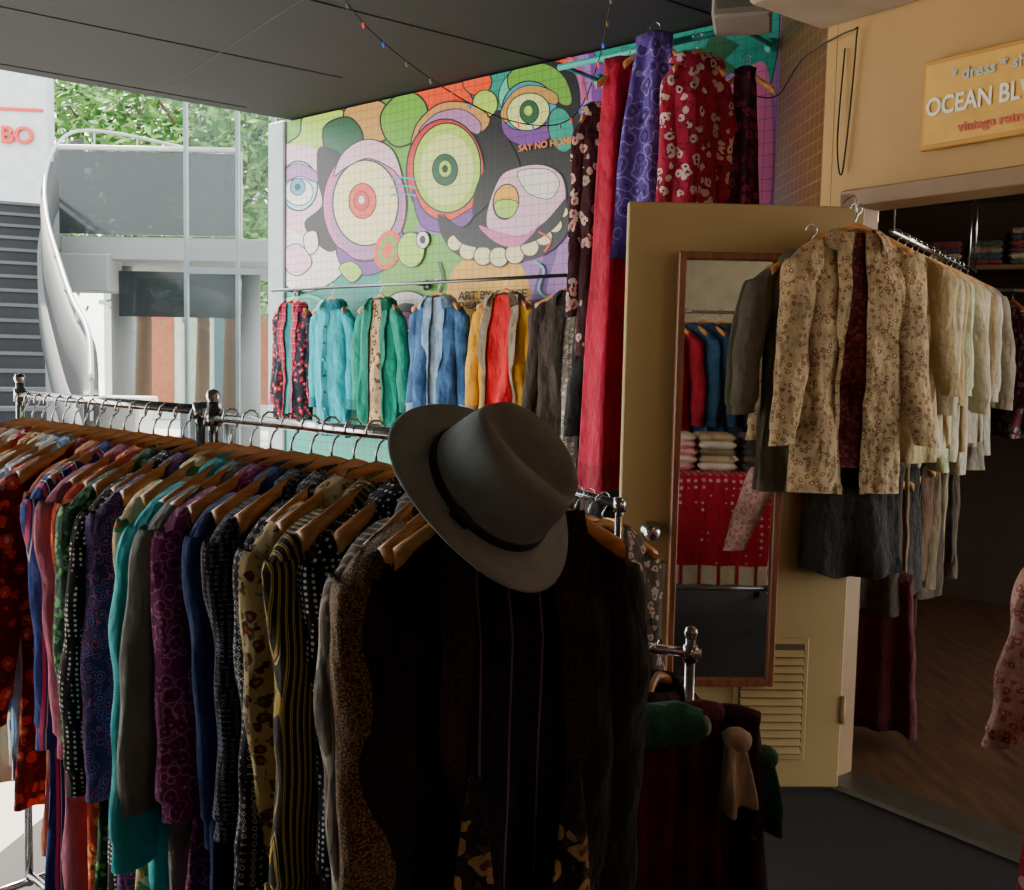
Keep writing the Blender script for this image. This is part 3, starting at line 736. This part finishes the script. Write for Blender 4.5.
mb.box((0,-.03,0),(t,0,hh),0,None,.004); mb.box((w-t,-.03,0),(w,0,hh),0,None,.004); mb.box((t,-.03,0),(w-t,0,t),0,None,.004); mb.box((t,-.03,hh-t),(w-t,0,hh),0,None,.004)
mb.add([(t,-.012,t),(w-t,-.012,t),(w-t,-.012,hh-t),(t,-.012,hh-t)],[(0,1,2,3)],1,False)
dv=Vector((math.cos(DA),math.sin(DA),0)); dn=Vector((dv.y,-dv.x,0))
pm=e+dv*.165+dn*.032
mb.build('mirror',[MW,mx],(pm.x,pm.y,.40),(0,0,DA))
pb=e+dv*.735+dn*.12
FB=cloth('floral','#b09670','#845c3e','#c8b48c','#947650',26)
garment('floral_blouse',(pb.x,pb.y,2.035),DA+.05,FB,FB,L=.86,W=.19,sleeve=.66,inner=cloth('floral','#4a1014','#7c2a2a','#2a0c0c','#3c1010',30),gap=.026,thick=.05,splay=.07,sr=.068,collar=True,fwd=-.05)
mb=MB(); mb.tube([(0,.14,-.04),(0,.14,.035),(0,.08,.045),(0,.02,.045),(0,-.0,.02),(0,0,-.03)],.003,6)
mb.build('door_hook',[CHROME],(pb.x,pb.y,2.035),(0,0,DA))
pb2=e+dv*.61+dn*.055
garment('grey_cardigan',(pb2.x,pb2.y,1.97),DA+.1,cloth('solid','#5a5342'),L=.80,W=.15,sleeve=.5,thick=.03)
drape('brown_shorts',(e+dv*.80+dn*.05)+Vector((0,0,1.22)),DA,cloth('floral','#1e1810','#2a2216','#16120c','#1a150e',20),cloth('solid','#1b160e'),.36,.16,.18,.03,hanger=False)
sx=Vector(O+WD*.27-WN*.03)
mb=MB(); mb.box((0,-.012,0),(.66,.012,.28),0,None,.003); mb.box((.012,-.014,.015),(.648,-.0125,.265),1)
sg=mb.build('shop_sign',[plain('sign_border','#c08a38',.6),plain('sign_paper','#d8a850',.7,0,.10,14,.05)],(sx.x,sx.y,2.215),(0,0,WA))
text(sg,'lettering','OCEAN BLVD',.078,(.02,-.017,.105),plain('sign_white','#f0ecdc',.5),sx=.80,extr=.001)
text(sg,'lettering','vintage retro wear',.042,(.13,-.017,.04),plain('sign_pinktext','#d06048',.5),extr=.001)
text(sg,'lettering','* dress * shop *',.05,(.10,-.017,.20),plain('sign_paletext','#b8c4b8',.5),extr=.001)
mb=MB()
def curve(pts,n=12):
    o=[];N=len(pts)
    for i in range(N-1):
        p0,p1,p2,p3=[Vector(pts[min(N-1,max(0,i+k))]) for k in (-1,0,1,2)]
        for j in range(n):
            t=j/n; o.append(.5*((2*p1)+(-p0+p2)*t+(2*p0-5*p1+4*p2-p3)*t*t+(-p0+3*p1-3*p2+p3)*t**3))
    o.append(Vector(pts[-1])); return o
fl=[(-.60,2.85,2.996),(-.66,3.3,2.85),(-.55,3.6,2.68),(-.25,3.8,2.50),(.0,3.9,2.42),(.2,3.9,2.44),(.29,3.8,2.62),(.32,3.6,2.85),(.30,3.4,2.996)]
cs=curve(fl,12); mb.tube(cs,.0025,6,0)
cols=[1,2,3,4]
for i in range(0,len(cs),3):
    p=cs[i]; mb.tube([p,p+Vector((0,0,-.008)),p+Vector((.002,0,-.016)),p+Vector((.002,0,-.02))],[.003,.004,.0035,.001],8,cols[(i//3)%4])
mb.build('fairy_lights',[BLACK,plain('bulb_red','#d02020',.3,em='#ff3020',ems=1.0),plain('bulb_blue','#2040c0',.3,em='#3060ff',ems=.6),plain('bulb_yellow','#a0701c',.3),plain('bulb_clear','#888888',.3)])
mb=MB(); cs=curve([O-WD*.05-WN*.01+Vector((0,0,2.62)),O-WD*.05-WN*.03+Vector((0,0,2.3)),O-WD*.03-WN*.02+Vector((0,0,2.2)),O-WD*.0-WN*.02+Vector((0,0,2.62)),O+WD*.0-WN*.05+Vector((0,0,2.66)),Vector((1.05,3.8,2.65)),Vector((1.02,4.05,2.58)),Vector((.95,4.2,2.62))])
mb.tube(cs,.003,6); mb.build('electric_cable',[BLACK])

# ------------------------------------------------------------------ shop contents
def shoprail(name,p0,p1,z):
    mb=MB(); d=p1-p0; mb.tube([(0,0,0),d],.0125,12)
    for k in (.02,.98): mb.tube([d*k,d*k+Vector((0,0,2.59-z))],.006,8)
    mb.build(name,[CHROME],(p0.x,p0.y,z))
p0=Vector((1.47,3.98,0)); p1=Vector((2.5,5.5,0)); dd=(p1-p0).normalized(); ra=math.atan2(-dd.x,dd.y)
shoprail('shop_clothes_rail',p0,p1,2.05)
whites=['#b09c74','#bcb094','#b09464','#b8be98','#b3a890','#a48c64','#b4ac98','#a89e8e','#948464','#b3aa98','#8c8474','#a49c8c']
for i,c in enumerate(whites):
    p=p0+dd*(.1+i*.12+random.uniform(-.02,.02))
    garment('white_shirt',(p.x,p.y,2.05),ra+random.uniform(-.2,.25),cloth('solid',c),L=random.uniform(.78,.95),W=.185,sleeve=random.choice([.52,.56,.6]),thick=.045,fold=.022,splay=random.uniform(.0,.08))
p0=Vector((1.38,3.92,0)); p1=Vector((2.4,5.35,0))
shoprail('shop_clothes_rail',p0,p1,1.17)
tc=['#3a2e22','#7a6644','#2a2624','#8a7654','#26261f','#5a402c','#6a5a42','#4a3c30','#8a7c60','#2c2620','#5a4e3e']
for i,c in enumerate(tc):
    p=p0+dd*(.06+i*.12)
    drape('hanging_trousers',(p.x,p.y,1.17+random.uniform(0,.03)),ra+random.uniform(-.35,.35),cloth('solid',c),cloth('solid',c),random.uniform(.5,.75),.14,random.uniform(.12,.2),.045,fold=.03)
drape('red_skirt',(1.52,3.95,.74),ra,cloth('solid','#4a0f13'),cloth('solid','#3a0c0f'),.62,.09,.14,.05,hanger=False)
mb=MB()
for z in (1.15,2.08): mb.box((0,0,z),(2.4,.4,z+.03),0,None,.004)
for x in (0,2.37): mb.box((x,0,0),(x+.03,.4,2.12),0,None,.004)
mb.build('shop_shelving',[wood('shelf_wood','#3a2415','#5f3c22')],(2.35,5.75,0),(0,0,-.35))
mb=MB()
for i in range(22):
    x=.08+(i%11)*.21; z=1.18 if i<11 else 2.11
    for k in range(random.choice([3,4,5,6])): mb.box((x-.09,.05,z+k*.035),(x+.09,.34,z+k*.035+.032),(i*3+k)%6,None,.012)
mb.build('folded_clothes_stack',[cloth('solid',c) for c in ('#6a2a2a','#2a3a4a','#7a6a52','#3a4a34','#9a8c74','#4a2a3c')],(2.35,5.75,.002),(0,0,-.35))
for i in range(12):
    p=Vector((2.5,5.45,0))+Vector((.17*i*.94,-.17*i*.34,0))
    garment('hanging_blouse',(p.x,p.y,1.95),1.2+random.uniform(-.4,.4),cloth('floral',random.choice(['#5a1c2a','#26344a','#3a2a1a','#1c3a30']),random.choice(['#a05a3a','#7a7a8a']),'#c0a080','#2a2018',14),L=.7,W=.18,sleeve=.5,thick=.035,collar=False)
mb=MB(); mb.tube([(0,0,0),(1.95,-.7,0)],.0125,12); 
for k in (0,1): mb.tube([(1.95*k,-.7*k,0),(1.95*k,-.7*k,.64)],.006,8)
mb.build('shop_clothes_rail',[CHROME],(2.45,5.47,1.95))
PK=cloth('floral','#c89c8e','#a86058','#d4b0a0','#b07870',24)
garment('pink_blouse',(1.45,2.38,1.22),.45,PK,L=.62,W=.20,sleeve=.44,splay=.16,sr=.08,thick=.05)
rack('clothes_rack',0,.5,1.22,p=Vector((1.42,2.44,0)),d=Vector((.45,-.89,0)).normalized(),posts=((1,1),))

# ------------------------------------------------------------------ low racks by the door
q0=Vector((-.28,2.22,0)); q1=Vector((.39,1.98,0)); qd=(q1-q0).normalized(); qa=math.atan2(-qd.x,qd.y)
rack('clothes_rack',0,(q1-q0).length,.925,p=q0,d=qd,posts=((0,1),(.97,1)))
cols=['#2a1c18','#4a1a1c','#23201e','#5a2a20','#3a1420','#23201e','#4c1a1c','#3a1420']
for i in range(8):
    p=q0+qd*(.10+i*.075)
    garment('hanging_suit',(p.x,p.y,.925),qa+PI+random.uniform(-.3,.3),cloth('solid' if i%2 else 'floral',cols[i],'#6a3030','#201010','#301818',18),L=.70,W=.17,sleeve=.45,thick=.03)
mb=MB(); mb.tube([(-.09,0,0),(-.05,-.01,.004),(0,0,.0),(.05,.01,.003),(.09,0,0)],[.03,.04,.042,.04,.03],16,0)
mb.tube([(.085,0,0),(.10,.005,0)],[.022,.018],12,1)
mb.build('rolled_green_jumper',[cloth('solid','#2c6a58'),cloth('solid','#7fa08a')],(.26,1.74,.86),(0,0,.1))
SC=[('#5a1a24',.36,1.86,.90,.62,.05,.09),('#3a1420',.44,1.90,.88,.7,.05,.10),('#c9bfa6',.43,1.83,.86,.10,.02,.035),('#2f6a4a',.50,1.90,.80,.14,.02,.05),('#2a5a8a',.46,1.96,.86,.12,.02,.04),('#6a2434',.30,1.84,.86,.7,.05,.08)]
for c,x,y,z,L,w0,w1 in SC:
    drape('hanging_scarf',(x,y,z),random.uniform(-.4,.4),cloth('solid',c),cloth('solid',c),L,w0,w1,.04,fold=.018,hanger=False)
q0=Vector((.0,2.95,0)); qd=Vector((.42,-.9,0)).normalized()
rack('clothes_rack',0,.62,1.17,p=q0,d=qd,posts=((0,1),(1,0)))
for i in range(8):
    p=q0+qd*(.05+i*.07)
    garment('hanging_top',(p.x,p.y,1.17),.5+random.uniform(-.2,.2),cloth('floral' if i%2 else 'solid',random.choice(['#8a7a70','#9a3a34','#4a4a54','#5a4c40']),'#c0a890','#902020','#403028',20),L=.7,W=.15,sleeve=.45,thick=.03)

# ------------------------------------------------------------------ things seen in the mirror
def tablecloth():
    mb=MB(); 
    mb.box((-.45,-.3,.90),(.45,.3,.93),2,None,.005)
    for x in (-.42,.42):
        for y in (-.27,.27): mb.tube([(x,y,0),(x,y,.9)],.018,8,3)
    vs=[];fs=[];n=120
    for r,(k,z) in enumerate(((0.98,.937),(1.0,.934),(1.02,.92),(1.03,.8),(1.05,.6),(1.07,.45),(1.08,.35))):
        for j in range(n):
            a=2*PI*j/n; c,s_=math.cos(a),math.sin(a); q=max(abs(c),abs(s_)); x=.46*c/q*k; y=.31*s_/q*k
            w=.02*max(0,r-2)/4*math.sin(j*1.05); vs.append((x*(1+w*2),y*(1+w*2),z))
    for r in range(6):
        for j in range(n): fs.append((r*n+j,r*n+(j+1)%n,(r+1)*n+(j+1)%n,(r+1)*n+j))
    mb.add(vs,fs,0); mb.add([vs[j] for j in range(n)],[tuple(range(n))],0)
    for i in range(len(mb.m)-1-n,len(mb.m)-1): mb.m[i]=1
    mb.build('display_table',[cloth('dots','#b3142c','#e8a8b0',s=14),cloth('stripe','#d8c8a8','#a3142c','#d8c8a8',s=10),CREAM,CHROMED],(1.32,1.25,0),(0,0,.1))
tablecloth()
mb=MB()
for (x,cl) in ((-.22,(0,1,0)),(.0,(1,2,3)),(.24,(4,5,4))):
    for k in range(5):
        mb.box((x-.1+random.uniform(-.01,.01),-.14,k*.04),(x+.1+random.uniform(-.01,.01),.14,k*.04+.038),cl[k%3],None,.016)
mb.build('folded_knitwear_stack',[cloth('solid',c) for c in ('#e8a0a8','#e8dcc8','#c8b48c','#8a7a60','#4a4440','#6a5c50')],(1.30,1.25,.941),(0,0,.1))
rack('clothes_rack',0,1.0,1.85,p=Vector((.85,.55,0)),d=Vector((1,.05,0)))
for i,c in enumerate(['#b8122c','#b8122c','#9a1028','#2a5070','#1f3f5f','#23303c','#3a2a4a','#4a3a30']):
    garment('hanging_jacket',(.95+i*.11,.55+.0055*i*1.1,1.85),PI+.9,cloth('solid',c),L=.8,W=.19,sleeve=.58,thick=.04)

# ------------------------------------------------------------------ light
w=bpy.data.worlds.new('world'); bpy.context.scene.world=w; w.use_nodes=True; nt=w.node_tree
bg=nt.nodes['Background']; sky=nt.nodes.new('ShaderNodeTexSky'); sky.sky_type='NISHITA'; sky.sun_disc=False; sky.sun_elevation=math.radians(42); sky.sun_rotation=math.radians(-37); sky.dust_density=3; sky.air_density=1.2
mixn=nt.nodes.new('ShaderNodeMix'); mixn.data_type='RGBA'; mixn.inputs[0].default_value=.75; mixn.inputs[7].default_value=(8,8.2,8.0,1)
nt.links.new(sky.outputs[0],mixn.inputs[6]); nt.links.new(mixn.outputs[2],bg.inputs[0]); bg.inputs[1].default_value=.82
def light(kind,name,loc,energy,col,**k):
    l=bpy.data.lights.new(name,kind); l.energy=energy; l.color=col
    for a,b in k.items(): setattr(l,a,b)
    o=bpy.data.objects.new(name,l); o.location=loc; bpy.context.scene.collection.objects.link(o); return o
su=light('SUN','sun',(-5,9,8),18,(1,.91,.77),angle=.01)
EL=math.radians(40)
dirv=Vector((.6*math.cos(EL),-.8*math.cos(EL),-math.sin(EL))); su.rotation_euler=dirv.to_track_quat('-Z','Y').to_euler()
def bulb(name,loc,energy,col=(1,.62,.32)):
    mb=MB(); mb.lathe([(.0,-.06),(.02,-.055),(.03,-.035),(.026,-.012),(.014,.012),(.013,.03)],20,0); mb.tube([(0,0,.03),(0,0,2.99-loc[2] if name[0]=='p' else 2.59-loc[2])],.004,6,1)
    mb.build(name,[glass('bulb_glass','#fff0d0',.2),BLACK],loc); light('POINT',name+'_light',(loc[0],loc[1],loc[2]-.02),energy,col,shadow_soft_size=.05)
bulb('pendant_bulb',(1.25,1.9,2.75),7)  # warm fill light added out of frame for the door; bulb shape invented
bulb('pendant_bulb',(1.2,-.3,2.6),10)  # second added fill light, unseen behind the camera
bulb('shop_bulb',(2.1,4.2,2.4),5)
bulb('shop_bulb',(3.4,3.4,2.4),4)
